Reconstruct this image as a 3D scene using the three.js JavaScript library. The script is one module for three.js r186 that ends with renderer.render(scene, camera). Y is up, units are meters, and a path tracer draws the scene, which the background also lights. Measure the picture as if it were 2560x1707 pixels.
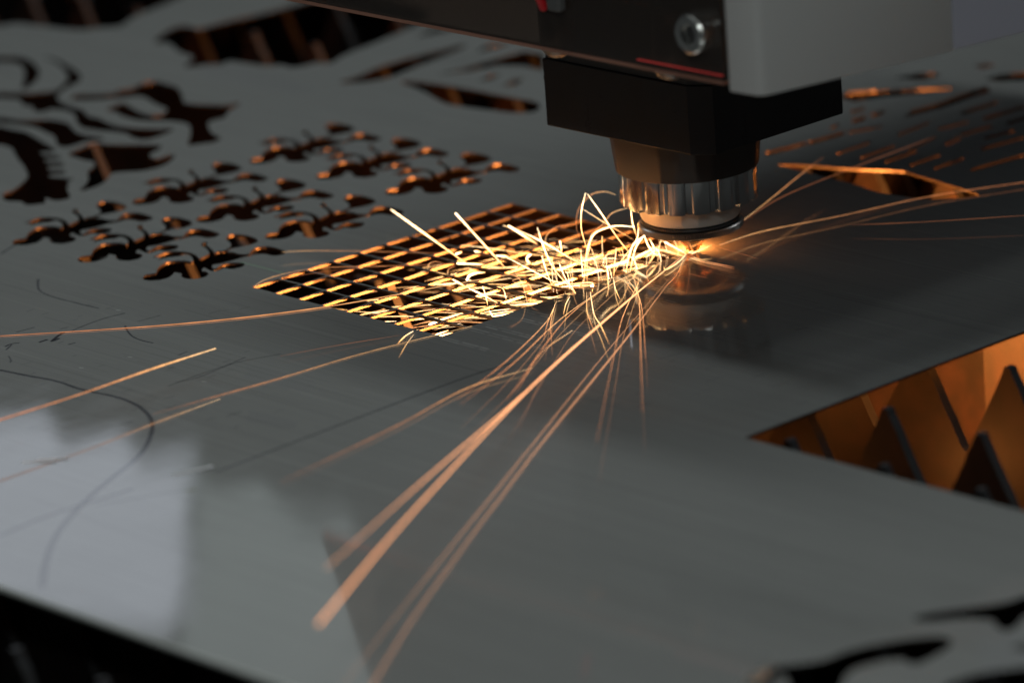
import * as THREE from 'three';
import { RoundedBoxGeometry } from 'three/addons/geometries/RoundedBoxGeometry.js';
import { mergeGeometries, toCreasedNormals } from 'three/addons/utils/BufferGeometryUtils.js';
import { RectAreaLightUniformsLib } from 'three/addons/lights/RectAreaLightUniformsLib.js';

// ---------------------------------------------------------------- camera, exposure
// One unit of layout, "c", is one cell of the cut lattice: 12 mm. x runs along the support slats, z towards the near sheet edge, y = 0 is the top of the sheet.
const c = 0.012;
const V = (x, y, z) => new THREE.Vector3(x, y, z);
const scene = new THREE.Scene();
scene.background = new THREE.Color().setRGB(0.017, 0.019, 0.02);
const YAW = 0.844805340265929, PITCH = 0.3043243406328878, ROLL = -0.07402554181846967, FPX = 12348.5, DIST = FPX / 87.5 * 0.98463437;
const camF = V(-Math.sin(YAW) * Math.cos(PITCH), -Math.sin(PITCH), -Math.cos(YAW) * Math.cos(PITCH));
const r0 = V(Math.cos(YAW), 0, -Math.sin(YAW)), u0 = r0.clone().cross(camF);
const camR = r0.clone().multiplyScalar(Math.cos(ROLL)).addScaledVector(u0, Math.sin(ROLL));
const camU = r0.clone().multiplyScalar(-Math.sin(ROLL)).addScaledVector(u0, Math.cos(ROLL));
const camPos = V(0, 0, 0).addScaledVector(camR, -(1762.038 - 1280) / FPX * DIST).addScaledVector(camU, (617.09 - 853.5) / FPX * DIST).addScaledVector(camF, -DIST);
const camera = new THREE.PerspectiveCamera(2 * Math.atan(853.5 / FPX) * 180 / Math.PI, 1024 / 682, 0.05, 30);
camera.position.copy(camPos).multiplyScalar(c);
camera.quaternion.setFromRotationMatrix(new THREE.Matrix4().makeBasis(camR, camU, camF.clone().negate()));
camera.focus = 134.5 * c;
camera.userData.fStop = 7.6;
const renderer = new THREE.WebGLRenderer({ antialias: true });
renderer.toneMapping = THREE.LinearToneMapping;
renderer.toneMappingExposure = 1;
renderer.shadowMap.enabled = true;
RectAreaLightUniformsLib.init();

// A pixel of the photograph gives a direction; the height above the sheet (in cells) gives the distance.
const ray = (u, v) => V(0, 0, 0).addScaledVector(camR, (u - 1280) / FPX).addScaledVector(camU, -(v - 853.5) / FPX).add(camF);
const at = (u, v, h = 0) => { const d = ray(u, v); return camPos.clone().addScaledVector(d, (h - camPos.y) / d.y); };   // cells
const AT = (u, v, h = 0) => at(u, v, h).multiplyScalar(c);                                                              // metres
const pxSize = p => p.clone().divideScalar(c).sub(camPos).dot(camF) * c / FPX;                                           // metres per photo pixel at p

// ---------------------------------------------------------------- helpers
let seed = 11;
const rnd = () => { seed = (seed * 1664525 + 1013904223) >>> 0; return seed / 4294967296; };
const rr = (a, b) => a + (b - a) * rnd();
const taken = {};
const numbered = n => { const k = taken[n] = (taken[n] ?? -1) + 1; return k ? n + '_' + String(k).padStart(3, '0') : n; };
const tag = (o, label, category, group, kind) => { o.userData = { label, category }; if (group) o.userData.group = group; if (kind) o.userData.kind = kind; return o; };
const mesh = (name, geo, mat, parent) => {
  const m = new THREE.Mesh(geo, mat); m.castShadow = m.receiveShadow = true;
  m.name = parent ? name : numbered(name); (parent || scene).add(m); return m;
};
const group = (name, x = 0, y = 0, z = 0) => { const g = new THREE.Group(); g.name = numbered(name); g.position.set(x, y, z); scene.add(g); return g; };
const std = o => new THREE.MeshPhysicalMaterial(o);
const lin = (r, g, b) => new THREE.Color().setRGB(r, g, b);
const noiseTex = (n, fn, srgb) => {
  const d = new Uint8Array(n * n * 4);
  for (let y = 0; y < n; y++) for (let x = 0; x < n; x++) { const v = fn(x, y), i = (y * n + x) * 4; d[i] = d[i + 1] = d[i + 2] = Math.max(0, Math.min(255, v)); d[i + 3] = 255; }
  const t = new THREE.DataTexture(d, n, n); t.wrapS = t.wrapT = THREE.RepeatWrapping; t.magFilter = THREE.LinearFilter; t.minFilter = THREE.LinearFilter;
  if (srgb) t.colorSpace = THREE.SRGBColorSpace; t.needsUpdate = true; return t;
};
// smooth value noise that tiles
const valueNoise = (n, cells) => { const g = Array.from({ length: cells * cells }, () => rnd()); const s = t => t * t * (3 - 2 * t);
  return (x, y) => { const fx = x / n * cells, fy = y / n * cells, ix = Math.floor(fx), iy = Math.floor(fy), a = s(fx - ix), b = s(fy - iy), G = (i, j) => g[((j % cells + cells) % cells) * cells + ((i % cells + cells) % cells)];
    return (G(ix, iy) * (1 - a) + G(ix + 1, iy) * a) * (1 - b) + (G(ix, iy + 1) * (1 - a) + G(ix + 1, iy + 1) * a) * b; }; };

// ---------------------------------------------------------------- lamps of the hall and one added fill tube (outside the frame)
const SPARK = lin(1, 0.31, 0.06);
function tube(x, y, z, long, wide, L, label) {
  const g = group('ceiling_or_fill_tube', x, y, z);
  tag(g, label, 'light', 'tube lights above the machine');
  mesh('housing', new RoundedBoxGeometry(long + 0.04, 0.05, wide + 0.05, 2, 0.008).translate(0, 0.032, 0), std({ color: lin(0.5, 0.5, 0.5), roughness: 0.5 }), g);
  mesh('diffuser', new THREE.BoxGeometry(long, 0.004, wide), std({ color: lin(0.8, 0.8, 0.8), roughness: 0.6, emissive: lin(0.93, 1, 0.95), emissiveIntensity: 0.6 }), g);
  const l = new THREE.RectAreaLight(lin(0.93, 1, 0.96), L, long, wide);
  l.position.set(x, y - 0.006, z); l.lookAt(x, y - 1, z); scene.add(l);
}
tube(-0.02, 1.55, 0.30, 1.2, 0.13, 10.6, 'long ceiling tube light above the near side of the sheet');
tube(-0.30, 1.55, -0.34, 1.2, 0.13, 14.5, 'long ceiling tube light above the far side of the sheet');

tube(1.25, 0.95, 1.15, 1.0, 0.14, 13.5, 'added unseen fill tube light in front of the machine');  // fill lamp added to brighten the upright faces of the grey cover

// daylight windows behind the machine: seen only as the pale patch that the glossy sheet mirrors
const wallN = V(-camF.x, 0, -camF.z).normalize(), wallC = wallN.clone().multiplyScalar(-50), wallR = V(0, 1, 0).cross(wallN).normalize();
const mirrored = (u, v, off = 0) => { const d = ray(u, v), g = at(u, v); d.y *= -1; const t = (wallC.clone().addScaledVector(wallN, off).sub(g)).dot(wallN) / d.dot(wallN); const p = g.addScaledVector(d, t); return [p.clone().sub(wallC).dot(wallR) * c, p.y * c]; };
const wallM = off => new THREE.Matrix4().makeBasis(wallR, V(0, 1, 0), wallN).setPosition(wallC.clone().addScaledVector(wallN, off).multiplyScalar(c));
function windowPane(name, px, color, L, label) {
  const pts = px.map(([u, v]) => mirrored(u, v)), xs = pts.map(p => p[0]), ys = pts.map(p => p[1]);
  const x0 = Math.min(...xs), x1 = Math.max(...xs), y0 = Math.min(...ys), y1 = Math.max(...ys);
  const g = group(name);
  tag(g, label, 'window', 'daylight windows behind the machine');
  const sh = new THREE.Shape(pts.map(p => new THREE.Vector2(...p)));
  mesh('glass_pane', new THREE.ExtrudeGeometry(sh, { depth: 0.01, bevelEnabled: false }).applyMatrix4(wallM(0)), std({ color: lin(0.1, 0.1, 0.1), roughness: 0.3, emissive: color, emissiveIntensity: L }), g);
  const l = new THREE.RectAreaLight(color, L * 0.5, (x1 - x0) * 0.8, (y1 - y0) * 0.8);
  const p = V((x0 + x1) / 2, (y0 + y1) / 2, 0.02).applyMatrix4(wallM(0)); l.position.copy(p); l.lookAt(p.clone().add(wallN)); scene.add(l);
}
windowPane('daylight_window', [[-500, 880], [548, 880], [430, 1580], [-500, 1580]], lin(0.88, 0.95, 1.08), .56, 'bluish daylight window behind the far side of the machine');
windowPane('daylight_window', [[560, 1000], [815, 1000], [1080, 1800], [420, 1800]], lin(0.86, 1.0, 1.0), .20, 'greenish dimmer window beside the bluish one');
{
  const z = (x, y) => [x / 1.96, 600 + y / 1.96];
  const edge = [[-900, 800], [0, 770], [200, 735], [250, 765], [285, 870], [330, 925], [480, 885], [590, 855], [625, 905], [690, 1005], [740, 1035], [860, 1005], [980, 985], [1020, 1060], [1080, 1175], [1180, 1140], [1300, 1115], [1350, 1170], [1420, 1260], [1520, 1305], [1640, 1265], [1705, 1255], [1760, 1400], [1900, 1500]].map(p => mirrored(...z(...p), 3));
  const low = [[1900, 200], [-900, 200]].map(p => mirrored(...z(...p), 3));
  const sh = new THREE.Shape([...edge, ...low].map(p => new THREE.Vector2(...p)));
  tag(mesh('stepped_machine_housing', new THREE.ExtrudeGeometry(sh, { depth: 0.02, bevelEnabled: false }).applyMatrix4(wallM(3)), std({ color: lin(0.03, 0.03, 0.032), roughness: 0.7 })), 'dark stepped machine housing in front of the windows', 'housing');
}

// ---------------------------------------------------------------- the cut sheet
const T = 0.072;                          // thickness in cells, 1.3 mm
const X0 = -50, X1 = 34, Z0 = -34, Z1 = 29.2;
const zf = (ox, oy, s) => a => a.map(([x, y]) => { const p = at(ox + x / s, oy + y / s); return [p.x, p.z]; });
const holes = [];
// lattice of 8 x 10 square cells; the last one is still being cut
const W = 0.038;
for (let i = 0; i < 8; i++) for (let j = 0; j < 10; j++) if (!(i === 7 && j === 0)) holes.push([[-8 + i + W, j + W], [-7 + i - W, j + W], [-7 + i - W, j + 1 - W], [-8 + i + W, j + 1 - W]]);
// rectangle already cut out by the right
holes.push([[12.62, -8], [32, -8], [32, 11.22], [12.62, 11.22]]);
// scroll figure, nine times
const fig = zf(360, 570, 6.5333)([[55, 790], [90, 745], [190, 728], [265, 715], [278, 650], [330, 600], [430, 548], [560, 528], [700, 530], [808, 560], [822, 495], [765, 445], [680, 428], [600, 462], [480, 470], [350, 492], [265, 518], [330, 458], [170, 486], [330, 425], [450, 385], [620, 388], [760, 405], [860, 450], [905, 510], [1050, 440], [1068, 400], [1025, 350], [930, 292], [955, 258], [1030, 240], [995, 285], [1060, 335], [1120, 385], [1135, 425], [1200, 382], [1270, 385], [1388, 326], [1388, 262], [1310, 205], [1340, 150], [1440, 125], [1600, 140], [1760, 190], [1800, 240], [1700, 285], [1520, 325], [1405, 338], [1310, 398], [1420, 400], [1500, 432], [1640, 436], [1685, 428], [1700, 385], [1790, 330], [1950, 310], [2120, 350], [2240, 400], [2180, 440], [2050, 460], [1900, 427], [1760, 437], [1690, 462], [1600, 472], [1400, 532], [1250, 570], [1102, 592], [1102, 640], [1150, 663], [1250, 600], [1330, 570], [1480, 560], [1590, 570], [1600, 600], [1540, 635], [1400, 662], [1300, 637], [1200, 682], [1120, 690], [1050, 665], [990, 632], [950, 652], [942, 690], [1010, 695], [1060, 740], [1000, 780], [860, 810], [720, 805], [640, 770], [655, 722], [520, 702], [508, 740], [440, 790], [300, 825], [150, 830], [70, 815]]);
const f0 = at(573, 594), fc = [0, 1].map(k => fig.reduce((t, p) => t + p[k], 0) / fig.length);
for (const [u, v] of [[573, 594], [411, 551], [248, 511], [868, 496], [696, 456], [536, 414], [1158, 390], [985, 353], [819, 316]]) { const q = at(u, v); holes.push(fig.map(([x, z]) => [fc[0] + (x - fc[0]) * 1.06 + q.x - f0.x, fc[1] + (z - fc[1]) * 1.08 + q.z - f0.z])); }
// large figures by the upper left
const A3 = zf(0, 100, 3.675);
holes.push(A3([[-300, 150], [0, 160], [150, 155], [260, 190], [330, 260], [345, 310], [310, 380], [230, 440], [190, 440], [230, 380], [240, 300], [220, 240], [160, 205], [0, 195], [-300, 190]]));
holes.push(A3([[390, 155], [470, 182], [560, 240], [618, 310], [615, 370], [570, 418], [505, 470], [400, 478], [220, 492], [0, 482], [-200, 480], [-200, 530], [0, 532], [190, 545], [205, 605], [300, 605], [290, 650], [400, 662], [450, 632], [600, 642], [690, 682], [700, 760], [760, 810], [900, 830], [1050, 842], [1170, 860], [1220, 900], [1330, 920], [1440, 890], [1560, 842], [1600, 812], [1450, 818], [1250, 812], [1060, 792], [945, 745], [915, 722], [800, 702], [760, 642], [640, 612], [560, 575], [505, 530], [565, 462], [640, 422], [720, 382], [745, 340], [700, 290], [600, 225], [480, 168]]));
holes.push(A3([[640, 545], [650, 520], [700, 498], [1030, 496], [1100, 458], [1210, 448], [1300, 400], [1420, 375], [1500, 398], [1620, 430], [1670, 500], [1672, 570], [1750, 588], [1900, 595], [2080, 600], [2220, 570], [2150, 622], [2090, 650], [2070, 710], [1940, 740], [1900, 762], [1920, 830], [1960, 870], [2040, 905], [1960, 940], [1830, 955], [1710, 970], [1750, 880], [1748, 790], [1700, 758], [1560, 742], [1400, 742], [1250, 736], [1130, 702], [1060, 662], [960, 640], [1080, 590], [1130, 575], [1200, 620], [1290, 670], [1380, 695], [1500, 682], [1542, 632], [1480, 610], [1380, 560], [1330, 522], [1240, 512], [1000, 542], [750, 552]]));
holes.push(A3([[-200, 700], [0, 712], [150, 740], [250, 742], [430, 732], [615, 765], [655, 832], [730, 872], [930, 900], [940, 915], [780, 927], [700, 952], [600, 985], [530, 960], [520, 880], [440, 850], [330, 795], [200, 775], [0, 755], [-200, 740]]));
holes.push(A3([[-200, 790], [0, 792], [100, 822], [230, 842], [330, 902], [430, 962], [500, 1005], [515, 1022], [360, 1030], [370, 1052], [545, 1064], [560, 1088], [400, 1096], [408, 1120], [580, 1130], [588, 1156], [425, 1164], [430, 1190], [595, 1200], [598, 1226], [440, 1236], [445, 1258], [590, 1268], [680, 1275], [600, 1300], [640, 1332], [600, 1352], [640, 1430], [620, 1460], [500, 1480], [400, 1440], [420, 1500], [230, 1520], [200, 1482], [40, 1480], [10, 1420], [120, 1380], [220, 1300], [260, 1240], [210, 1150], [150, 1080], [110, 990], [0, 960], [-200, 950]]));
holes.push(A3([[620, 1045], [740, 1000], [850, 950], [1000, 965], [1250, 965], [1470, 970], [1450, 1000], [1350, 1050], [1370, 1085], [1450, 1100], [1540, 1062], [1600, 1060], [1540, 1120], [1440, 1170], [1300, 1200], [1100, 1207], [1000, 1222], [960, 1290], [880, 1340], [720, 1390], [800, 1330], [830, 1262], [810, 1210], [880, 1160], [880, 1112], [780, 1102], [700, 1072]]));
// far figures by the top
const P = zf(0, 0, 1), A4 = zf(360, 0, 2.2615);
holes.push(P([[-200, 90], [0, 64], [40, 56], [120, 66], [170, 72], [210, 74], [255, 68], [300, 66], [330, 40], [430, 2], [520, -50], [-200, -60]]));
holes.push(A4([[50, 240], [140, 172], [220, 142], [300, 170], [450, 126], [700, 72], [950, 2], [1150, -60], [1620, 60], [1560, 135], [1400, 200], [1250, 260], [1120, 310], [1050, 358], [960, 352], [900, 372], [830, 380], [780, 362], [700, 372], [600, 358], [480, 340], [420, 366], [360, 362], [300, 372], [220, 378], [300, 322], [200, 290], [150, 238]]));
holes.push(A4([[1090, 470], [1200, 440], [1330, 380], [1500, 330], [1700, 282], [1820, 250], [1800, 270], [1650, 330], [1500, 390], [1380, 440], [1250, 462]]));
holes.push(A4([[1530, 210], [1640, 158], [1780, 160], [1640, 192]]));
holes.push(A4([[1870, 300], [1950, 252], [2080, 235], [2000, 272]]));
holes.push(A4([[1650, 422], [1800, 390], [2000, 330], [2150, 290], [2260, 305], [2260, 400], [2150, 372], [2000, 370], [1850, 402]]));
holes.push(A4([[1430, 455], [1600, 470], [1800, 500], [2000, 540], [2230, 580], [2220, 630], [2100, 638], [1900, 612], [1720, 588], [1650, 550], [1560, 500]]));
holes.push(A4([[1890, 462], [1950, 425], [2020, 415], [1970, 447]]));
holes.push(A4([[2020, 492], [2080, 455], [2150, 440], [2110, 477]]));
// far right: slots and figures
const AR = zf(1900, 150, 3.5636);
holes.push(AR([[690, 320], [780, 290], [1000, 272], [1700, 240], [1740, 252], [1500, 292], [1100, 330], [850, 372], [760, 350]]));
holes.push(AR([[1280, 520], [1350, 452], [1600, 380], [1900, 270], [2030, 230], [2062, 280], [1900, 330], [1650, 422], [1400, 482]]));
holes.push(AR([[1200, 160], [1400, 120], [1550, 110], [1620, 140], [1450, 176]]));
holes.push(AR([[1900, 50], [2050, 30], [2100, 50], [1980, 75]]));
holes.push(AR([[2000, 170], [2150, 130], [2352, 110], [2500, 120], [2500, 190], [2352, 180], [2150, 192]]));
const slot = (x0, y0, x1, y1, w) => holes.push(AR([[x0 - 12, y0], [x0 + 2, y0 - w / 2], [x0 + 20, y0 - w / 2 - 2], [x1, y1 - w / 2], [x1 + 16, y1], [x1, y1 + w / 2], [x0 + 6, y0 + w / 2 + 4]]));
for (const s of [[60, 830, 400, 745, 34], [440, 735, 745, 650, 34], [640, 600, 700, 575, 26], [830, 545, 935, 515, 40], [1000, 490, 1110, 460, 34], [820, 460, 930, 430, 28], [690, 830, 975, 735, 24], [900, 868, 1190, 768, 24], [800, 640, 1090, 590, 22], [1120, 905, 1390, 815, 24], [1240, 660, 1500, 560, 24], [1340, 935, 1600, 850, 24], [1560, 962, 1810, 880, 24], [1330, 800, 1560, 690, 18], [1660, 745, 1780, 700, 26], [1800, 472, 2110, 380, 30], [2000, 520, 2352, 420, 30], [2210, 560, 2500, 470, 28], [1600, 610, 1850, 550, 22], [1800, 660, 2060, 590, 22], [2010, 690, 2270, 630, 22], [1890, 975, 2352, 850, 26], [1980, 790, 2352, 690, 22]]) slot(...s);
holes.push(AR([[150, 925], [300, 930], [800, 972], [1270, 988], [1330, 1010], [1600, 1090], [1930, 1190], [1940, 1212], [1800, 1225], [1500, 1240], [1300, 1210], [1050, 1172], [900, 1112], [500, 1012], [300, 960]]));
// near figures by the lower right
const AB = zf(1850, 1460, 3.3127);
holes.push(AB([[190, 700], [400, 680], [650, 650], [760, 620], [900, 560], [1100, 510], [1400, 460], [1650, 440], [1740, 460], [1720, 520], [1600, 590], [1460, 660], [1400, 640], [1380, 612], [1200, 622], [1000, 672], [880, 722], [820, 830], [800, 1000], [450, 1000], [430, 830], [400, 745], [260, 745]]));
holes.push(AB([[1430, 290], [1560, 250], [1800, 215], [2100, 180], [2250, 150], [2352, 110], [2600, 60], [2600, 240], [2352, 250], [2300, 320], [2230, 380], [2160, 360], [2130, 300], [2050, 282], [1800, 277], [1600, 300]]));
holes.push(AB([[1700, 830], [1900, 760], [2100, 720], [2352, 690], [2550, 670], [2550, 1000], [1650, 1000]]));
holes.push(AB([[2240, 520], [2352, 498], [2550, 498], [2550, 555], [2352, 545]]));

const area = a => a.reduce((s, p, i) => { const q = a[(i + 1) % a.length]; return s + p[0] * q[1] - q[0] * p[1]; }, 0);
const smooth = (a, k = 2) => {                        // cut-out curves: Chaikin, without changing their size much
  if (a.length < 7) return a;
  for (let n = 0; n < k; n++) a = a.flatMap((p, i) => { const q = a[(i + 1) % a.length]; return [[p[0] * .8 + q[0] * .2, p[1] * .8 + q[1] * .2], [p[0] * .2 + q[0] * .8, p[1] * .2 + q[1] * .8]]; });
  return a;
};
const dilate = (a, d) => { const sg = Math.sign(area(a)); return a.map((p, i) => { const q = a[(i + 1) % a.length], o = a[(i + a.length - 1) % a.length]; let nx = q[1] - o[1], nz = -(q[0] - o[0]); const l = Math.hypot(nx, nz) || 1; return [p[0] + sg * nx / l * d, p[1] + sg * nz / l * d]; }); };
const toV2 = a => a.map(([x, z]) => new THREE.Vector2(x * c, -z * c));
const sheetShape = new THREE.Shape(toV2([[X0, Z1], [X1, Z1], [X1, Z0], [X0, Z0]]));
for (const h of holes) { const a = h.length < 10 ? h : dilate(smooth(h, 1), h.length > 80 ? .012 : h.length > 40 ? .01 : .06), ccw = -area(a) > 0; sheetShape.holes.push(new THREE.Path(toV2(ccw ? a.slice().reverse() : a))); }
const sheetGeo = new THREE.ExtrudeGeometry(sheetShape, { depth: T * c, bevelEnabled: false, steps: 1 });
sheetGeo.rotateX(-Math.PI / 2).translate(0, -T * c, 0);

// colour of the sheet: grey mill finish with grain, stains, scratches and scribe marks
const TS = 2048, cv = document.createElement('canvas'); cv.width = cv.height = TS;
const cx = cv.getContext('2d');
const TX = x => (x - X0) / (X1 - X0) * TS, TZ = z => (z - Z0) / (Z1 - Z0) * TS;
cx.fillStyle = 'rgb(134,135,135)'; cx.fillRect(0, 0, TS, TS);
for (let k = 0; k < 5200; k++) {            // rolling grain along x
  const x = rnd() * TS, y = rnd() * TS, l = rr(20, 260), v = rnd() < .5 ? 255 : 0;
  cx.strokeStyle = `rgba(${v},${v},${v},${rr(.015, .06)})`; cx.lineWidth = rr(.6, 2); cx.beginPath(); cx.moveTo(x, y); cx.lineTo(x + l, y + rr(-1, 1)); cx.stroke();
}
for (let k = 0; k < 90; k++) {              // faint handling stains with an outline of their own
  const x = rnd() * TS, y = rnd() * TS, r = rr(8, 46); cx.fillStyle = `rgba(40,42,46,${rr(.012, .04)})`; cx.beginPath();
  for (let a = 0; a < 14; a++) { const q = r * rr(.6, 1.1), t = a / 14 * 6.283; cx.lineTo(x + Math.cos(t) * q * 1.8, y + Math.sin(t) * q * .8); } cx.fill();
}
const mark = (pts, w, style) => {           // a line on the sheet, traced from the photograph
  const q = pts.map(([u, v]) => { const p = at(u, v); return [TX(p.x), TZ(p.z)]; });
  cx.strokeStyle = style; cx.lineWidth = w; cx.lineCap = 'round'; cx.lineJoin = 'round'; cx.beginPath(); cx.moveTo(...q[0]);
  for (let i = 1; i < q.length - 1; i++) cx.quadraticCurveTo(...q[i], (q[i][0] + q[i + 1][0]) / 2, (q[i][1] + q[i + 1][1]) / 2);
  cx.lineTo(...q[q.length - 1]); cx.stroke();
};
const dark = a => `rgba(22,24,34,${a})`, pale = a => `rgba(232,236,236,${a})`;
mark([[0, 925], [60, 938], [145, 952], [200, 975], [290, 990], [350, 1015], [382, 1050], [378, 1090], [350, 1140], [270, 1200], [200, 1262], [140, 1330], [112, 1400], [104, 1465]], 3.2, dark(.5));
mark([[0, 1338], [90, 1298], [200, 1262], [300, 1232], [330, 1222]], 3.2, dark(.34));
mark([[94, 697], [92, 718], [100, 730], [130, 742], [200, 760], [245, 770]], 1.3, dark(.55));
mark([[312, 815], [318, 832], [340, 848], [380, 857]], 1.5, dark(.6));
mark([[180, 826], [240, 800], [310, 783]], 1.2, dark(.5)); mark([[345, 803], [400, 788]], 1, dark(.35));
mark([[40, 830], [85, 818]], 1.2, dark(.5)); mark([[98, 855], [116, 849]], 2, dark(.75)); mark([[128, 853], [140, 842], [155, 832], [162, 830]], 2, dark(.8)); mark([[134, 851], [145, 846]], 2.4, dark(.7));
mark([[12, 866], [24, 859], [45, 857]], 1.6, dark(.6)); mark([[14, 874], [27, 862]], 1.2, dark(.6)); mark([[170, 861], [186, 857]], 1.4, dark(.5));
mark([[20, 890], [28, 900], [24, 906]], 1.2, dark(.4)); mark([[540, 1180], [800, 1080], [1050, 985], [1200, 930], [1290, 905]], 2, dark(.35)); mark([[420, 965], [560, 910], [700, 885]], 1.4, dark(.28));
mark([[440, 955], [480, 950], [540, 925], [612, 893]], 1.4, dark(.3)); mark([[0, 635], [30, 615], [52, 604]], 1.6, dark(.5)); mark([[240, 1262], [360, 1240], [480, 1222]], 2.2, dark(.25)); mark([[470, 1227], [484, 1224]], 5, 'rgba(84,82,40,.5)');
for (const [u, v, d] of [[290, 775, 9], [320, 892, 8], [198, 919, 8], [505, 953, 8]]) mark([[u, v], [u + d, v + 1]], 1.2, pale(.6));
for (let k = 0; k < 70; k++) { const u = rr(20, 700), v = rr(760, 1080), d = rr(6, 26); mark([[u, v], [u + d, v - d * rr(.2, .42)]], rr(.6, 1.3), dark(rr(.1, .35))); }
for (let k = 0; k < 60; k++) { const u = rr(1150, 2050), v = rr(720, 1020), d = rr(10, 60); mark([[u, v], [u + d, v - d * rr(.2, .36)]], rr(.6, 1.2), dark(rr(.08, .25))); }
mark([[602, 655], [650, 667], [712, 684]], 1.4, 'rgba(150,196,160,.75)');
for (const [z, x0, x1] of [[10, 0, 1.9], [9, .1, 3.2], [8.55, .2, 2.2], [7.6, .6, 3.4], [7, 0, 3.6], [6, .5, 2.8], [5.2, .3, 1.6], [4.2, .2, 3.1], [3.4, .4, 2.6], [2.4, .2, 2.6], [1.5, .3, 3.2]]) for (const o of [0, .14]) {   // scribe lines that prolong the webs
  let x = x0 + o; while (x < x1) { const l = rr(.25, .7); cx.strokeStyle = pale(rr(.25, .7)); cx.lineWidth = 1.3; cx.beginPath(); cx.moveTo(TX(x), TZ(z + o)); cx.lineTo(TX(Math.min(x1, x + l)), TZ(z + o)); cx.stroke(); x += l + rr(.03, .25); }
}
const sheetMap = new THREE.CanvasTexture(cv); sheetMap.colorSpace = THREE.SRGBColorSpace; sheetMap.wrapS = sheetMap.wrapT = THREE.RepeatWrapping;
sheetMap.repeat.set(1 / ((X1 - X0) * c), 1 / ((Z1 - Z0) * c)); sheetMap.offset.set(-X0 / (X1 - X0), Z1 / (Z1 - Z0));
const n1 = valueNoise(512, 9), n2 = valueNoise(512, 37);
const roughTex = noiseTex(512, (x, y) => 150 + 80 * (n1(x, y) - .5) + 60 * (n2(x, y * .25) - .5) + 46 * (rnd() - .5));
roughTex.repeat.set(1 / .12, 1 / .12);
const nb = valueNoise(256, 5), nb2 = valueNoise(256, 11);
const warp = noiseTex(256, (x, y) => 255 * (.7 * nb(x, y) + .3 * nb2(x, y))); warp.repeat.set(1 / .5, 1 / .5);
const sheetMat = std({ color: lin(1, 1, 1), map: sheetMap, roughness: 0.11, roughnessMap: roughTex, metalness: 0.12, ior: 1.85, bumpMap: warp, bumpScale: 0.0004 });
const kerfTex = noiseTex(256, () => (rnd() < .34 ? rr(20, 90) : rr(120, 250)), true); kerfTex.repeat.set(1 / .012, 1 / .012);
const kerfMat = std({ color: lin(0.33, 0.29, 0.27), map: kerfTex, roughness: 0.40, metalness: 0.85 });
const sheet = mesh('steel_sheet', sheetGeo, [sheetMat, kerfMat]);
tag(sheet, 'large grey steel sheet with square lattice, scroll and figure cut-outs, lying on the slats', 'metal sheet');

mesh('cut_edge', new THREE.CylinderGeometry(.085 * c, .085 * c, (X1 - X0) * c, 20).rotateZ(Math.PI / 2).translate((X0 + X1) / 2 * c, -.083 * c, (Z1 + .02) * c), std({ color: lin(.62, .64, .62), metalness: .5, roughness: .35 }), sheet);

// ---------------------------------------------------------------- machine bed: tray and saw-tooth slats
const trayTex = noiseTex(256, (x, y) => 60 + 90 * valueTray(x, y) + 40 * rnd(), true);
function valueTray(x, y) { return (Math.sin(x * .13) * Math.cos(y * .09) + 1) / 2; }
trayTex.repeat.set(4, 4);
const tray = mesh('machine_bed', new THREE.BoxGeometry(130 * c, .02, 110 * c).translate(-8 * c, -12 * c, 0), std({ color: lin(0.006, 0.006, 0.006), map: trayTex, roughness: .85 }));
tag(tray, 'dark tray of the cutting bed under the slats', 'machine bed', null, 'structure');
const sn = valueNoise(256, 6), sn2 = valueNoise(256, 19); const slatNoise = noiseTex(256, (x, y) => (rnd() < .03 ? 30 : 60 + 190 * Math.pow(.55 * sn(x, y) + .45 * sn2(x, y), 1.1) + rr(-28, 28)), true); slatNoise.repeat.set(1 / .08, 1 / .08);
const slatMat = std({ color: lin(0.022, 0.0083, 0.005), map: slatNoise, roughness: .62, metalness: .25 });
const slatEdge = std({ color: lin(0.045, 0.046, 0.05), roughness: .42, metalness: .3 });
function slat(z, tip, xa, xb, label, loweredTo = -99) {                // teeth left of loweredTo are cut down so spark light passes and openings look dark
  const p = 3.18, t = .27, top = -T - .01, depth = 2.55, pts = [], n0 = Math.floor((xa - tip) / p), n1 = Math.ceil((xb - tip) / p);
  const s = new THREE.Shape(); let first = true;
  for (let k = n0; k <= n1; k++) {
    const x = tip + k * p, lowered = x < loweredTo && (k % 3 !== 0), d = lowered ? top - rr(1.5, 2.1) : top - rr(0, .05), w = lowered ? .5 : .09;
    const put = (a, b) => { if (first) { s.moveTo(a * c, b * c); first = false; } else s.lineTo(a * c, b * c); };
    put(x - p / 2 + .10, top - depth); for (let i = 1; i < 7; i++) { const f = i / 7; put(x - (p / 2 - .1) * (1 - f) - (w + .06) * f + rr(-.03, .03), (top - depth) * (1 - f) + (d - .16) * f); } put(x - w - .06, d - .16); put(x - w, d); put(x + w, d); put(x + w + .06, d - .16); for (let i = 1; i < 7; i++) { const f = i / 7; put(x + (w + .06) * (1 - f) + (p / 2 - .1) * f + rr(-.03, .03), (d - .16) * (1 - f) + (top - depth) * f); } put(x + p / 2 - .10, top - depth); put(x + p / 2, top - depth - .09);
  }
  s.lineTo((tip + n1 * p + p / 2) * c, -9.5 * c); s.lineTo((tip + n0 * p - p / 2 + .1) * c, -9.5 * c); s.closePath();
  const g = new THREE.ExtrudeGeometry(s, { depth: t * c, bevelEnabled: false }).translate(0, 0, (z - t) * c);
  tag(mesh('support_slat', g, [slatMat, slatEdge]), label, 'slat', 'saw-tooth slats carrying the sheet');
}
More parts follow.
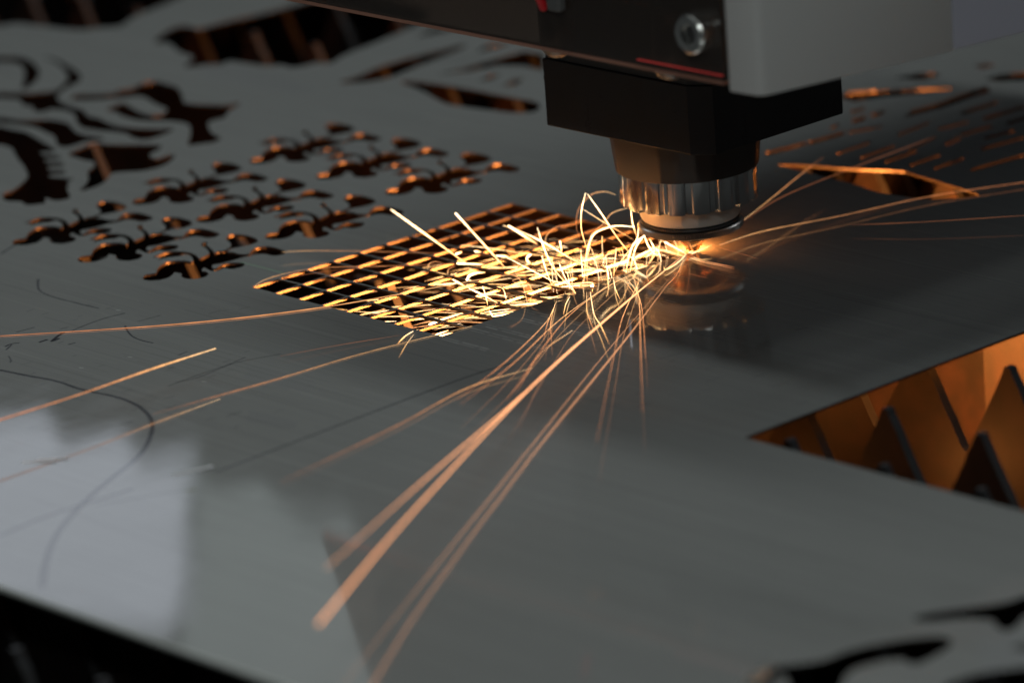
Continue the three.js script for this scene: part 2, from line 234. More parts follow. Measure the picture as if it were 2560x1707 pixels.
slat(10.55, 13.43, -24, 34, 'saw-tooth slat just inside the near edge of the rectangular opening', 2);
slat(7.4, 13.8, -24, 34, 'saw-tooth slat through the middle of the rectangular opening', 2);
slat(3.05, 14.05, -24, 34, 'saw-tooth slat at the back of the rectangular opening, passing under the lattice', 2);
slat(-6.6, 12.2, 6, 33, 'saw-tooth slat cut short and placed to block light from the far slots');  // placed and shortened to block spark light from the far slots
slat(31.5, 9.1, -10, 34, 'dark saw-tooth slat outside the near edge of the sheet');
slat(34.6, 10.6, -10, 34, 'dark saw-tooth slat farthest out from the near edge of the sheet');
for (const [z, tip, l] of [[27.4, 8.2, 'saw-tooth slat under the sheet just inside its near edge'], [23.6, 9.4, 'saw-tooth slat under the pale mirrored patch of the sheet'], [19.4, 8.8, 'saw-tooth slat under the curved near cut-outs'], [15, 10.1, 'saw-tooth slat under the plain sheet before the rectangular opening'], [-9.6, 13.1, 'saw-tooth slat under the bent slit with glowing edges'], [-13.6, 12.8, 'saw-tooth slat under the rows of narrow slots'], [-17.5, 14.2, 'saw-tooth slat under the dagger-shaped cut-outs'], [-21.6, 13.2, 'saw-tooth slat under the big figure cut-out beside the cover plate'], [-25.5, 12.4, 'saw-tooth slat farthest back under the figure cut-outs']]) slat(z, tip, -48, 33, l);

// ---------------------------------------------------------------- cutting head
const HX = 0.12, HZ = 0.59;
const head = group('laser_cutting_head', HX * c, 0, HZ * c);
tag(head, 'laser cutting head with chrome nut, black block and grey cover above the sheet', 'cutting head');
const lathe = (pts, n = 96) => toCreasedNormals(new THREE.LatheGeometry(pts.map(([r, y]) => new THREE.Vector2(r * c, y * c)), n), .6);
const chrome = std({ color: lin(.78, .77, .76), metalness: 1, roughness: .10 });
const blackPaint = std({ color: lin(.042, .042, .045), roughness: .8, roughnessMap: roughTex, ior: 1.4, specularIntensity: .45 });
const blackMatte = std({ color: lin(.045, .045, .046), roughness: .55 });
const brass = std({ color: lin(.72, .40, .20), metalness: 1, roughness: .22 });
mesh('nozzle', lathe([[.05, .09], [.16, .09], [.19, .13], [.46, .46], [.62, .50], [.62, .74], [.9, .78], [0.9, .9]], 64), brass, head);
// knurled ring
{
  const n = 150, s = new THREE.Shape();
  for (let i = 0; i < n * 2; i++) { const a = i / (n * 2) * 2 * Math.PI, r = (i % 2 ? 1.40 : 1.45) * c; i ? s.lineTo(Math.cos(a) * r, Math.sin(a) * r) : s.moveTo(r, 0); }
  const g = new THREE.ExtrudeGeometry(s, { depth: .13 * c, bevelEnabled: true, bevelSize: .02 * c, bevelThickness: .03 * c, bevelSegments: 1 }).rotateX(-Math.PI / 2).translate(0, .80 * c, 0);
  mesh('knurled_ring', g, std({ color: lin(.42, .40, .40), metalness: 1, roughness: .34 }), head);
}
mesh('rubber_gasket', lathe([[.9, .985], [1.37, .985], [1.38, 1.02], [1.36, 1.06], [.9, 1.06]]), blackMatte, head);
mesh('ceramic_ring', lathe([[.9, 1.06], [1.26, 1.06], [1.36, 1.11], [1.41, 1.22], [1.43, 1.4], [1.43, 1.66], [.9, 1.66]]), std({ color: lin(.62, .57, .52), roughness: .35 }), head);
// chrome clamping nut with shallow flutes
{
  const s = new THREE.Shape(), n = 17;
  for (let i = 0; i <= 280; i++) { const a = i / 280 * 2 * Math.PI, k = Math.cos(a * n + .6), r = (1.91 + (k > .2 ? -.13 * Math.min(1, (k - .2) / .35) : 0)) * c; i ? s.lineTo(Math.cos(a) * r, Math.sin(a) * r) : s.moveTo(r, 0); }
  const g = new THREE.ExtrudeGeometry(s, { depth: .90 * c, bevelEnabled: true, bevelSize: .035 * c, bevelThickness: .035 * c, bevelSegments: 2 }).rotateX(-Math.PI / 2).translate(0, 1.66 * c, 0);
  mesh('fluted_nut', toCreasedNormals(g, .35), chrome, head);
}
mesh('housing_cone', lathe([[0, 2.55], [1.90, 2.55], [2.0, 2.58], [2.02, 2.66], [2.17, 3.95], [0, 3.95]]), std({ color: lin(.06, .052, .048), roughness: .42, ior: 1.45 }), head);
// block, axis-aligned with one chamfered corner
const footprint = (pts, y0, y1, bev = 0) => {
  const s = new THREE.Shape(pts.map(([x, z]) => new THREE.Vector2((x - HX) * c, -(z - HZ) * c)));
  return new THREE.ExtrudeGeometry(s, { depth: (y1 - y0 - 2 * bev) * c, bevelEnabled: bev > 0, bevelSize: bev * c, bevelOffset: -bev * c, bevelThickness: bev * c, bevelSegments: 2 }).rotateX(-Math.PI / 2).translate(0, (y0 + bev) * c, 0);
};
const B0 = at(1375, 312, 3.9), B1 = at(1720, 391, 3.9), B2 = at(1790, 388, 3.9), B3 = at(2110, 285, 3.9);
const bz = (B0.z + B1.z) / 2, bx = (B2.x + B3.x) / 2;
const block = mesh('sensor_block', footprint([[B0.x, bz], [B1.x, bz], [bx, B2.z], [bx, B3.z], [B0.x, B3.z]], 3.9, 5.85, .04), blackPaint, head);
mesh('groove_band', footprint([[B0.x + .06, bz - .06], [B1.x - .03, bz - .06], [bx - .06, B2.z - .03], [bx - .06, B3.z + .06], [B0.x + .06, B3.z + .06]], 5.852, 6.05), blackMatte, block);
mesh('upper_block', footprint([[B0.x, bz], [B1.x, bz], [bx, B2.z], [bx, B3.z], [B0.x, B3.z]], 6.052, 9.2, .04), blackPaint, head);
for (const [dx, h] of [[-.12, 5.2], [-.1, 4.0]]) mesh('bolt', new THREE.CylinderGeometry(.09 * c, .09 * c, .16 * c, 12).rotateZ(Math.PI / 2).translate((B0.x + dx - HX) * c, h * c, (bz - .25 - HZ) * c), brass, head);
// smoked cover plate in front, its standoffs and screw
const hp = 8.0, pl = at(1340, 113, hp), pr = at(1825, 200, hp), pz = (pl.z + pr.z) / 2;
const plateShape = new THREE.Shape([[-8.2, hp], [pr.x, hp], [pr.x, hp + 7], [-5.4, hp + 7]].map(([x, y]) => new THREE.Vector2((x - HX) * c, y * c)));
const plate = mesh('cover_plate', new THREE.ExtrudeGeometry(plateShape, { depth: .18 * c, bevelEnabled: true, bevelSize: .02 * c, bevelOffset: -.02 * c, bevelThickness: .02 * c, bevelSegments: 2 }).translate(0, 0, (pz - .09 - HZ) * c), std({ color: lin(.40, .33, .29), roughness: .12, ior: 1.5, transmission: .92, thickness: 0 }), head);
mesh('plate_edge', new THREE.BoxGeometry((pr.x + 8.15) * c, .09 * c, .23 * c).translate(((pr.x - 8.2) / 2 - HX) * c, (hp - .046) * c, (pz - HZ) * c), std({ color: lin(.42, .20, .14), roughness: .4 }), plate);
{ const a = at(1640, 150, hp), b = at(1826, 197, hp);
  mesh('red_reflection_strip', new THREE.BoxGeometry((pr.x - a.x) * c, .032 * c, .04 * c).translate(((pr.x + a.x) / 2 - .01 - HX) * c, (hp + .16) * c, (pz + .13 - HZ) * c), std({ color: lin(.3, .02, .02), roughness: .4, emissive: lin(.15, .014, .012), emissiveIntensity: 1 }), plate); }  // glowing strip stands in for a red reflection on the plate edge; no lamp
const dome = (u, v) => { const q = at(u, v, hp - .18); const m = mesh('standoff', lathe([[0, -.06], [.2, -.03], [.36, .06], [.45, .2], [.47, .34], [.47, 1.5], [.36, 1.75], [0, 1.85]], 40).translate((q.x - HX) * c, (hp - .46) * c, (pz - .75 - HZ) * c), std({ color: lin(.26, .24, .22), metalness: .8, roughness: .4 }), head); return m; };
dome(1318, 134); dome(1592, 192);
{ // screw on the plate
  let q = at(1752, 78, 9.2); for (let h = 8; h < 11; h += .01) { q = at(1752, 78, h); if (q.z > pz + .1) break; }
  const body = lathe([[0, 0], [.50, 0], [.52, .05], [.52, .40], [.46, .47], [.27, .47], [.27, .28], [0, .28]], 48).rotateX(Math.PI / 2).translate((q.x - HX) * c, q.y * c, (pz + .112 - HZ) * c);
  const screw = mesh('cap_screw', body, std({ color: lin(.72, .72, .70), metalness: 1, roughness: .27 }), head);
  mesh('hex_socket', new THREE.CylinderGeometry(.25 * c, .25 * c, .02 * c, 6).rotateX(Math.PI / 2).translate((q.x - HX) * c, q.y * c, (pz + .112 + .30 - HZ) * c), blackMatte, screw); }
{ const q = at(1316, 8, 9.35); mesh('red_cable_end', new THREE.CapsuleGeometry(.12 * c, .5 * c, 6, 14).rotateX(.4).translate((q.x - HX) * c, q.y * c, (pz + .3 - HZ) * c), std({ color: lin(.75, .02, .03), roughness: .35 }), head);
  const w = at(1365, 12, 9.35); mesh('cable_plug', new RoundedBoxGeometry(.5 * c, .5 * c, .3 * c, 3, .1 * c).translate((w.x - HX) * c, w.y * c, (pz + .28 - HZ) * c), std({ color: lin(.12, .12, .12), roughness: .45 }), head); }
// grey sheet-metal cover with rounded corner
{
  const h = 8.0, g0 = at(1826, 230, h), g1 = at(1905, 243, h), g2 = at(2380, 130, h), g3 = at(2560, 85, h);
  const s = new THREE.Shape(), X = p => (p.x - HX) * c, Y = p => -(p.z - HZ) * c, far = g3.clone().sub(g2).multiplyScalar(3).add(g3);
  s.moveTo(X(g0), Y(g0)); const r = .28;
  const e = g1.clone().sub(g0).normalize(), f = g2.clone().sub(g1).normalize(), p1 = g1.clone().addScaledVector(e, -r), p2 = g1.clone().addScaledVector(f, r);
  s.lineTo(X(p1), Y(p1)); s.quadraticCurveTo(X(g1), Y(g1), X(p2), Y(p2)); s.lineTo(X(g2), Y(g2));
  s.lineTo(X(g2) - .02 * c, Y(g2) + .1 * c); s.lineTo((g0.x - HX) * c, Y(g2) + .1 * c); s.closePath();
  const geo = new THREE.ExtrudeGeometry(s, { depth: 9 * c, bevelEnabled: true, bevelSize: .05 * c, bevelOffset: -.05 * c, bevelThickness: .05 * c, bevelSegments: 3, curveSegments: 16 }).rotateX(-Math.PI / 2).translate(0, (h + .05) * c, 0);
  const grey = std({ color: lin(.74, .735, .73), roughness: .42, ior: 1.5 });
  const cover = mesh('grey_cover', toCreasedNormals(geo, .5), grey, head);
  const s2 = new THREE.Shape([[X(g2), Y(g2)], [X(far), Y(far)], [(g0.x - HX) * c, Y(far)], [(g0.x - HX) * c, Y(g2)]].map(q => new THREE.Vector2(...q)));
  mesh('blue_reflection_panel', new THREE.ExtrudeGeometry(s2, { depth: 9 * c, bevelEnabled: true, bevelSize: .03 * c, bevelOffset: -.03 * c, bevelThickness: .03 * c, bevelSegments: 2 }).rotateX(-Math.PI / 2).translate(0, (h + .06) * c, -.13 * c), std({ color: lin(.58, .58, .69), roughness: .42 }), cover);  // blue tint put into the colour for a reflection on the cover
}
// carriage behind the covers: shades the sheet, mostly out of frame
mesh('carriage_body', new RoundedBoxGeometry(16 * c, 10 * c, 19 * c, 2, .1 * c).translate((.9 - HX) * c, 14.3 * c, (-2.2 - HZ) * c), blackMatte, head);
tag(mesh('gantry_beam', new RoundedBoxGeometry(86 * c, 12 * c, 6 * c, 2, .15 * c).translate(36 * c, 16.5 * c, -15 * c), std({ color: lin(.10, .10, .105), roughness: .55 })), 'dark gantry beam carrying the cutting head', 'beam');

// a loose metal tab, and slivers added to stand in for lamp glints
{
  const strip = (u, v, len, wid, turn, curl, label) => {
    const q = AT(u, v), s = new THREE.Shape(), n = 14, r = len / Math.max(curl, .05), t = .02 * c; 
    const a = [], b = []; for (let i = 0; i <= n; i++) { const w = curl * i / n; a.push([Math.sin(w) * r, (1 - Math.cos(w)) * r]); b.push([Math.sin(w) * (r - t), (1 - Math.cos(w)) * (r - t) + t]); }
    [...a, ...b.reverse()].forEach(([x, y], i) => i ? s.lineTo(x * c, y * c) : s.moveTo(x * c, y * c));
    const m = mesh('offcut_or_glint', new THREE.ExtrudeGeometry(s, { depth: wid * c, bevelEnabled: false }).translate(0, 0, -wid * c / 2), std({ color: lin(.85, .84, .80), metalness: 1, roughness: .3 }));
    m.position.set(q.x, .003 * c, q.z); m.rotation.y = turn; tag(m, label, 'offcut', 'loose metal offcuts on the sheet');
  };
  strip(1862, 1700, .9, .75, .6, 1.15, 'small curled bright metal tab beside the curved near cut-out');
  strip(52, 1156, .9, .16, .72, .05, 'thin sliver standing in for a lamp glint on the pale mirrored patch');
  strip(90, 1149, .8, .14, .72, .05, 'second thin sliver standing in for a lamp glint on the pale patch');
  strip(428, 1188, 1.1, .18, 1.2, .06, 'thin sliver standing in for a lamp glint at the border of the pale mirrored patch');
}

// ---------------------------------------------------------------- sparks
const rampTex = (stops, n = 128) => {                 // a spark cools along its flight: hot and pale at its source, dull red at its end, with flickers
  const d = new Uint8Array(n * 4 * 4);
  for (let x = 0; x < n; x++) { const t = x / (n - 1) * (stops.length - 1), k = Math.min(stops.length - 2, Math.floor(t)), f = t - k, fl = .82 + .18 * Math.sin(x * .9) * Math.sin(x * .37 + 1);
    for (let y = 0; y < 4; y++) for (let q = 0; q < 4; q++) d[(y * n + x) * 4 + q] = q === 3 ? 255 : 255 * Math.min(1, (stops[k][q] * (1 - f) + stops[k + 1][q] * f) * fl); }
  const t = new THREE.DataTexture(d, n, 4); t.magFilter = THREE.LinearFilter; t.needsUpdate = true; return t;
};
const cool = rampTex([[1, .62, .30], [.85, .42, .16], [.62, .26, .10], [.5, .19, .075], [.34, .12, .05]]), warm = rampTex([[1, .72, .42], [1, .60, .26], [.85, .44, .15], [.5, .22, .08]]);
const hot = {
  white: std({ color: lin(0, 0, 0), roughness: 1, emissive: lin(1, 1, 1), emissiveMap: warm, emissiveIntensity: 12 }),
  yellow: std({ color: lin(0, 0, 0), roughness: 1, emissive: lin(1, 1, 1), emissiveMap: warm, emissiveIntensity: 5 }),
  orange: std({ color: lin(0, 0, 0), roughness: 1, emissive: lin(1, 1, 1), emissiveMap: cool, emissiveIntensity: 3.4 }),
  ember: std({ color: lin(0, 0, 0), roughness: 1, emissive: lin(1, 1, 1), emissiveMap: cool, emissiveIntensity: 1.9 }),
  salmon: std({ color: lin(0, 0, 0), roughness: 1, emissive: lin(1, .42, .18), emissiveIntensity: 2.3 }),
  dim: std({ color: lin(0, 0, 0), roughness: 1, emissive: lin(1, .34, .14), emissiveIntensity: .36 }),
};
function streak(pts, width, kind, fam, t0 = .35, t1 = .35, label) {          // pts: metres
  const curve = pts.length > 2 ? new THREE.CatmullRomCurve3(pts, false, 'centripetal') : new THREE.LineCurve3(pts[0], pts[1]);
  const n = pts.length > 2 ? 7 * (pts.length - 1) : 8, m = 5, pos = [], uv = [], idx = [], ph = rr(0, 6), am = rr(.12, .3);
  for (let i = 0; i <= n; i++) {
    const t = i / n, p = curve.getPoint(t), d = curve.getTangent(t), a = Math.abs(d.y) > .9 ? V(1, 0, 0) : V(0, 1, 0), s = d.clone().cross(a).normalize(), q = d.clone().cross(s);
    const e = Math.min(1, t0 + (1 - t0) * t / .25, t1 + (1 - t1) * (1 - t) / .25), r = width * .27 * pxSize(p) * e * (1 + am * Math.sin(t * 9 + ph));
    for (let k = 0; k < m; k++) { const w = k / m * 2 * Math.PI; const o = p.clone().addScaledVector(s, Math.cos(w) * r).addScaledVector(q, Math.sin(w) * r); pos.push(o.x, o.y, o.z); uv.push(t * .98 + .01, .5); }
    if (i < n) for (let k = 0; k < m; k++) { const b = i * m, k2 = (k + 1) % m; idx.push(b + k, b + k2, b + m + k, b + k2, b + m + k2, b + m + k); }
  }
  for (let k = 1; k < m - 1; k++) { idx.push(0, k + 1, k); const b = n * m; idx.push(b, b + k, b + k + 1); }
  const g = new THREE.BufferGeometry(); g.setAttribute('position', new THREE.Float32BufferAttribute(pos, 3)); g.setAttribute('uv', new THREE.Float32BufferAttribute(uv, 2)); g.setIndex(idx); g.computeVertexNormals();
  const o = mesh('glowing_spark', g, hot[kind]); o.castShadow = false;
  tag(o, label || fam[0], 'spark', fam[1]);
}
const FAM = {
  over: ['thick white-hot spark streak flying slantwise above the lattice', 'white-hot sparks above the lattice'],
  arc: ['thin curved spark arc rising over the lattice beside the nozzle', 'curved sparks beside the nozzle'],
  spray: ['short spark in the dense glowing spray under the lattice edge', 'sparks in the dense spray under the lattice'],
  spill: ['thin spark line falling from the lattice edge onto the plain sheet', 'sparks spilling over the lattice edge'],
  near: ['long blurred orange spark streak running towards the near sheet edge', 'long sparks towards the near edge'],
  left: ['long thin orange spark line crossing the scratched part of the sheet', 'long sparks across the scratched area'],
  right: ['faint orange spark line shooting away behind the nozzle', 'sparks behind the nozzle'],
  tip: ['short spark line on the sheet right beside the nozzle tip', 'sparks at the nozzle tip'],
};
const z5 = ([x, y, h]) => AT(850 + x / 2.735, 460 + y / 2.735, h);
const S5 = (pts, h0, h1, w, kind, fam, a, b, l) => streak(pts.map((p, i) => z5([p[0], p[1], h0 + (h1 - h0) * i / (pts.length - 1)])), w, kind, FAM[fam], a, b, l);
const SP = (pts, h0, h1, w, kind, fam, a, b, l) => streak(pts.map((p, i) => AT(p[0], p[1], h0 + (h1 - h0) * i / (pts.length - 1))), w, kind, FAM[fam], a, b, l);
S5([[350, 175], [875, 552]], .9, .15, 4.6, 'white', 'over', .8, .5);
S5([[790, 200], [1125, 568]], .9, .15, 4.6, 'white', 'over', .8, .5);
S5([[1150, 285], [1350, 412]], .7, .2, 6, 'white', 'over', .9, .3);
S5([[1150, 285], [1400, 402], [1600, 520], [1790, 605]], .7, .1, 3.4, 'white', 'over');
S5([[1165, 290], [1380, 395], [1520, 478]], .7, .3, 2.6, 'yellow', 'over');
S5([[1115, 283], [1165, 300]], .6, .6, 2.2, 'yellow', 'over');
S5([[1350, 300], [1400, 450], [1460, 575], [1612, 748]], .8, 0, 4, 'white', 'over');
S5([[1120, 490], [1380, 625], [1480, 668], [1760, 695]], .1, .05, 2.6, 'white', 'over');
S5([[825, 418], [1000, 435], [1200, 465], [1450, 500], [1680, 560]], .2, .1, 2.4, 'yellow', 'over');
S5([[1680, 60], [1652, 180], [1650, 300], [1682, 425]], 1.9, .8, 3, 'white', 'arc');
S5([[1692, 66], [1790, 205], [1900, 370], [1975, 465]], 1.9, .4, 3.2, 'white', 'arc');
S5([[1660, 170], [1800, 258], [2010, 382]], 1.5, .5, 2.4, 'yellow', 'arc');
S5([[1885, 72], [1800, 52], [1720, 72], [1645, 150], [1615, 260], [1640, 390]], 1.6, .7, 2, 'orange', 'arc');
S5([[1988, 155], [2000, 260], [2026, 352]], 1.4, .6, 3.4, 'white', 'arc');
S5([[1965, 165], [1860, 200], [1800, 270], [1722, 345], [1690, 450], [1665, 625]], 1.2, .1, 2.2, 'orange', 'arc');
S5([[2015, 292], [1860, 290], [1750, 332], [1702, 412], [1682, 520], [1668, 665]], .9, .05, 4.4, 'white', 'arc');
S5([[1720, 345], [1700, 460], [1690, 560], [1690, 680]], .7, .05, 3, 'yellow', 'arc');
S5([[1400, 420], [1420, 342], [1480, 292], [1620, 274]], .4, .8, 2, 'orange', 'arc');
S5([[2080, 355], [2015, 402], [1978, 490], [1955, 608]], .6, .02, 6, 'white', 'arc');
S5([[2078, 355], [2030, 420], [2000, 520], [1985, 600]], .6, .02, 4, 'white', 'arc');
S5([[2070, 360], [2000, 430], [1900, 560], [1880, 600]], .6, .02, 3, 'yellow', 'arc');
S5([[2080, 352], [2120, 440], [2175, 495]], .6, .1, 5.5, 'white', 'arc');
S5([[2042, 295], [2032, 370], [1992, 440], [1960, 520]], .8, .2, 3, 'white', 'arc');
S5([[2120, 378], [2150, 450], [2120, 540]], .4, .05, 3, 'white', 'arc');
S5([[2200, 375], [2165, 470], [2100, 560]], .3, .05, 3, 'yellow', 'arc');
S5([[2090, 500], [2180, 450], [2320, 492]], .1, .05, 6, 'yellow', 'arc');
S5([[2020, 500], [2180, 425]], .05, .05, 5, 'white', 'arc');
S5([[1890, 440], [1878, 560], [1872, 640]], .4, .03, 3.2, 'yellow', 'arc');
S5([[1820, 490], [1828, 620], [1835, 730]], .3, .03, 2.2, 'yellow', 'arc');
S5([[1505, 390], [1516, 462]], .4, .3, 5, 'white', 'over', .7, .7);
S5([[1306, 480], [1280, 500], [1283, 528], [1302, 545]], .1, .1, 9, 'white', 'over');
S5([[788, 480], [832, 464]], .08, .08, 7, 'white', 'over'); S5([[918, 459], [962, 464]], .08, .08, 6, 'white', 'over');
S5([[1068, 488], [1150, 495]], .08, .08, 8, 'white', 'over'); S5([[800, 542], [900, 545], [990, 550]], .08, .08, 7, 'white', 'over', .8, .2);
S5([[868, 655], [890, 622], [940, 606], [992, 604]], .06, .06, 10, 'white', 'over', .9, .3);
S5([[768, 652], [852, 697]], .06, .06, 6.5, 'white', 'over'); S5([[880, 712], [970, 755], [1075, 812]], .06, .03, 6, 'white', 'over');
S5([[1500, 545], [1545, 650], [1612, 745]], .4, .02, 3.4, 'white', 'over'); S5([[1380, 490], [1410, 590], [1450, 692]], .4, .02, 3.4, 'white', 'over');
S5([[600, 585], [610, 545], [650, 530], [715, 545]], .1, .1, 2, 'orange', 'arc'); S5([[735, 620], [745, 580], [790, 560]], .1, .1, 2, 'orange', 'arc');
S5([[1240, 640], [1180, 660], [1320, 700]], .05, .05, 2, 'orange', 'arc');
S5([[1020, 862], [1060, 935]], -.1, -.05, 4, 'white', 'spray'); S5([[975, 700], [995, 760], [1010, 830]], .05, .02, 3, 'white', 'spray');
S5([[610, 960], [700, 925], [840, 880]], -.5, -.5, 9, 'white', 'spray', .9, .2); S5([[640, 1035], [740, 1000]], -.3, -.3, 6, 'white', 'spray'); S5([[645, 1045], [810, 1010]], -.2, -.2, 6, 'white', 'spray'); S5([[1040, 905], [1200, 880]], -.3, -.3, 7, 'white', 'spray');
// spilling over the edge
S5([[2222, 396], [2368, 476]], .12, .05, 5, 'white', 'tip', .6, .3);
S5([[2368, 480], [2300, 545], [2225, 585], [2215, 560]], .05, .1, 4, 'yellow', 'tip');
S5([[1482, 800], [1420, 930], [1150, 1200], [805, 1472]], .05, .4, 2.2, 'orange', 'spill');
S5([[1572, 770], [1545, 820], [1528, 892]], .05, .2, 3, 'yellow', 'spill');
S5([[1482, 800], [1420, 950], [1392, 1066]], .05, .3, 2.2, 'orange', 'spill'); S5([[1470, 820], [1440, 960], [1446, 1076]], .05, .3, 2.2, 'orange', 'spill');
S5([[1688, 740], [1690, 870], [1720, 960], [1746, 1022]], .03, .3, 2.4, 'orange', 'spill'); S5([[1712, 740], [1742, 900], [1782, 965], [1840, 1092]], .03, .3, 3, 'yellow', 'spill');
S5([[1870, 640], [1885, 720], [1918, 792]], .03, .2, 3, 'yellow', 'spill'); S5([[1830, 640], [1835, 732]], .03, .1, 2, 'orange', 'spill');
S5([[1990, 620], [1850, 690], [1600, 870], [1440, 1050], [1142, 1478]], .05, .5, 2.4, 'orange', 'spill');
S5([[1820, 700], [1500, 930], [1180, 1230], [828, 1502]], .05, .5, 2.2, 'orange', 'spill');
S5([[1590, 1000], [1380, 1150], [1200, 1430]], .2, .5, 2, 'orange', 'spill');
S5([[1950, 625], [2040, 760], [2072, 900], [2090, 1192]], .03, .4, 2.6, 'orange', 'spill'); S5([[2010, 640], [2045, 780], [2052, 1000], [2066, 1560]], .03, .5, 2.4, 'orange', 'spill'); S5([[2060, 640], [2010, 740], [1930, 920], [1870, 1190], [1755, 1760]], .03, .5, 2.4, 'orange', 'spill');
S5([[1480, 780], [1525, 770]], .05, .05, 2, 'yellow', 'spill'); S5([[500, 1005], [445, 1040], [392, 1092]], .05, .2, 4, 'yellow', 'spill');
S5([[2140, 560], [2100, 600], [2110, 660], [2140, 700]], .05, .05, 1.8, 'orange', 'spill'); S5([[2000, 640], [2050, 690]], .05, .05, 2, 'orange', 'spill'); S5([[1940, 650], [2000, 730], [2060, 790]], .05, .1, 1.8, 'orange', 'spill');
// towards the near edge
SP([[1706, 640], [1560, 760], [1330, 965], [1000, 1315], [795, 1560]], .12, 1.6, 8, 'salmon', 'near', .14, .95, 'thickest orange spark streak with a rounded end, pointing at the near edge');
SP([[1690, 655], [1500, 810], [1280, 1010], [1060, 1200], [815, 1420]], .12, 1.5, 4.6, 'salmon', 'near', .2, .5, 'fainter spark streak close beside the thickest one');
SP([[1330, 920], [1180, 965], [1000, 1060], [700, 1205]], .08, .06, 3, 'ember', 'near', .3, .2, 'dull brownish spark streak fading into the pale mirrored patch');
// across the left
SP([[1600, 640], [1240, 692], [1000, 735], [840, 763], [640, 790], [420, 812], [190, 828], [-40, 842]], .03, .02, 4.2, 'ember', 'left', .3, .9, 'longest thin spark line, from the lattice right across the scratched area');
SP([[538, 871], [380, 922], [200, 985], [-40, 1062]], .7, .8, 7, 'ember', 'left', .9, .9, 'thick salmon spark streak with a blunt end over the scratched area');
SP([[1180, 815], [900, 885], [700, 945], [540, 990], [380, 1035]], .02, .02, 2.0, 'ember', 'left', .5, .3, 'thin spark line from the lattice corner to the long curved scratch');
SP([[1000, 838], [850, 862], [700, 890]], .05, .1, 1.6, 'dim', 'left', .4, .3, 'hair-thin spark line just outside the lattice corner');
SP([[636, 714], [660, 700], [720, 682], [800, 670], [1000, 664], [1250, 655]], .05, .1, 2, 'ember', 'left', .4, .3, 'thin bowed spark line over the corner of the lattice by the scroll cut-outs');
SP([[703, 630], [760, 627], [860, 627], [1000, 630], [1300, 640]], .2, .15, 1.8, 'ember', 'left', .4, .3, 'thin level spark line from a scroll cut-out to the lattice');
SP([[660, 708], [800, 680], [960, 666]], .05, .1, 1.5, 'dim', 'left', .4, .3, 'faint thin spark line along the first row of the lattice');
// behind the nozzle
SP([[1800, 612], [1900, 580], [2100, 540], [2330, 490], [2600, 450]], .2, .1, 2.4, 'ember', 'right', .5, .9);
SP([[1855, 555], [1950, 495], [2100, 432], [2330, 345]], .6, .8, 2.6, 'dim', 'right', .7, .4);
SP([[1862, 548], [1930, 495], [2010, 430], [2060, 392]], .6, .8, 2.6, 'ember', 'right', .5, .2);
 SP([[2130, 562], [2300, 555], [2600, 536]], .2, .3, 1.8, 'dim', 'right');  
// at the tip
SP([[1728, 634], [1750, 626], [1780, 612]], .06, .2, 4, 'yellow', 'tip'); SP([[1725, 645], [1760, 655], [1835, 672]], .03, .06, 2.6, 'orange', 'tip'); SP([[1735, 643], [1770, 654], [1838, 668]], .03, .06, 2, 'orange', 'tip');
SP([[1780, 614], [1840, 630], [1896, 647]], .1, .1, 2, 'dim', 'tip'); SP([[1716, 682], [1740, 688], [1772, 696]], .03, .05, 1.8, 'dim', 'tip'); SP([[1718, 640], [1724, 680], [1715, 740]], .05, .1, 1.4, 'dim', 'tip'); SP([[1712, 640], [1690, 690], [1660, 720]], .05, .1, 1.6, 'orange', 'tip');
SP([[1722, 632], [1735, 626]], .1, .1, 4, 'yellow', 'tip', .6, .6);
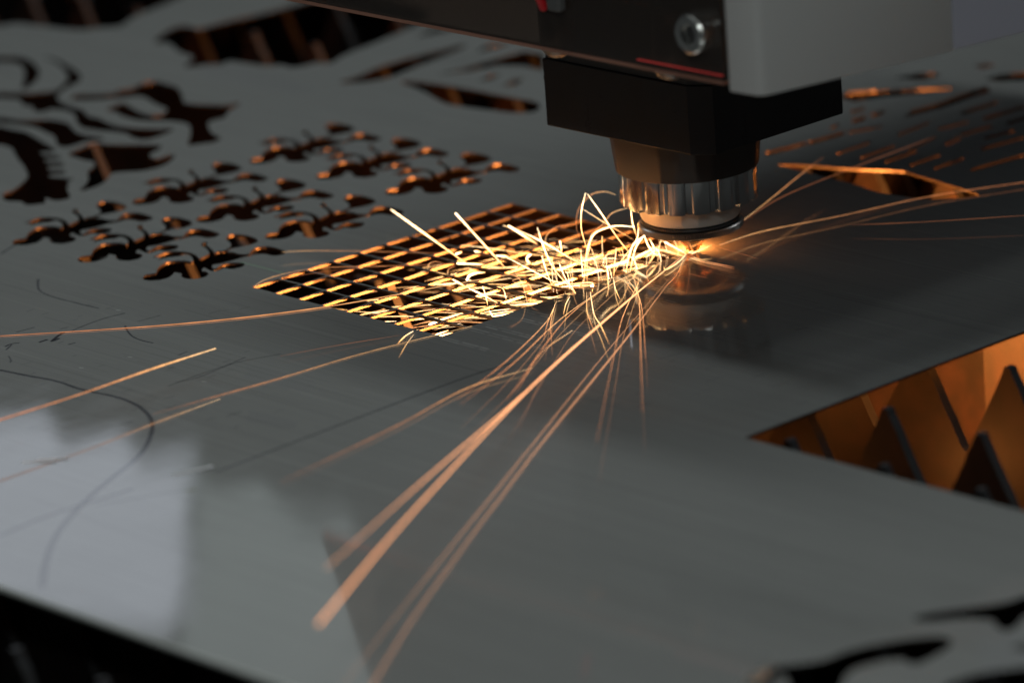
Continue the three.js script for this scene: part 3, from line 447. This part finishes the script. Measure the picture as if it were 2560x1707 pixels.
// dense spray under the lattice, along its right-hand edge
for (let k = 0; k < 170; k++) {
  const z = .4 + 9.3 * Math.pow(rnd(), 1.35), near = Math.pow(rnd(), 1.8), x = -.05 - near * 5.5 * (z > 8 ? .7 : 1), h = rr(-1.1, -.2), l = rr(.7, 3.0) * (near < .4 ? 1 : .7), a = rr(-.3, .3) + .06, up = rr(-.1, .12);
  const d = V(.68 * Math.cos(a) - .73 * Math.sin(a), 0, -.73 * Math.cos(a) - .68 * Math.sin(a));
  const p = V(x, h, z), q = p.clone().addScaledVector(d, -l).add(V(0, up * l, 0)); q.y = Math.min(q.y, -.16);
  const m = p.clone().lerp(q, .5).add(V(0, rr(-.02, .08), 0)); m.y = Math.min(m.y, -.15);
  const kd = rnd() < .4 ? 'white' : rnd() < .65 ? 'yellow' : 'orange';
  streak([p, m, q].map(v => v.multiplyScalar(c)), rr(1.0, 2.7), kd, FAM.spray, .4, .12);
}
for (let k = 0; k < 34; k++) {            // small fountains rising through the openings
  const z = rr(.8, 6.5), x = rr(-1.6, -.05), dx = rr(-.35, .35), dz = rr(-.3, .45), hh = rr(.15, .75);
  const p = V(x, -.25, z), m = V(x + dx * .4, hh * .75, z + dz * .4), q = V(x + dx, hh, z + dz), e = V(x + dx * 1.35, hh * 1.02, z + dz * 1.35);
  streak([p, m, q, e].map(v => v.multiplyScalar(c)), rr(1.2, 2.6), rnd() < .55 ? 'yellow' : rnd() < .5 ? 'white' : 'orange', FAM.arc, .4, .2);
}
// the light of the cut: sources at the nozzle, over the lattice and in the spray, plus added ones
const glow = (x, y, z, i, r, name) => { const l = new THREE.PointLight(SPARK, i, 0, 2); l.position.set(x * c, y * c, z * c); l.castShadow = true; l.shadow.radius = r; scene.add(l); };
glow(-.22, .24, .30, .0034, .03);
glow(.6, -1.0, .9, .12, .1); glow(4.8, -1.5, 1.0, .5, .1); glow(.75, -1.0, 4.6, .03, .1); glow(.75, -.8, 9.2, .010, .1);  // the second is added away from the spray to even out the wall light
glow(-1.3, .5, 3.2, .0013, .02);
glow(11.6, -3.6, 5.2, .0046, .12); glow(9, -3.4, 9.2, .0009, .12);  // added below the sheet to brighten the slats in the opening; no visible source
for (let k = 0; k < 18; k++) { const a = rr(0, 6.28), p = [V(11.6, -3.6, 5.2), V(9, -3.4, 9.2), V(.6, -1, .9), V(.75, -1, 5), V(.75, -.9, 9.2), V(4.8, -1.5, 1)][k % 6], q = p.clone().add(V(Math.cos(a) * 1.4, rr(-.8, .2), Math.sin(a) * 1.4)); streak([p.multiplyScalar(c), q.multiplyScalar(c)], 2, 'yellow', ['added unseen spark beside a light below the sheet', 'added sparks below the sheet']); }  // hidden sparks added around the lights below the sheet

renderer.render(scene, camera);
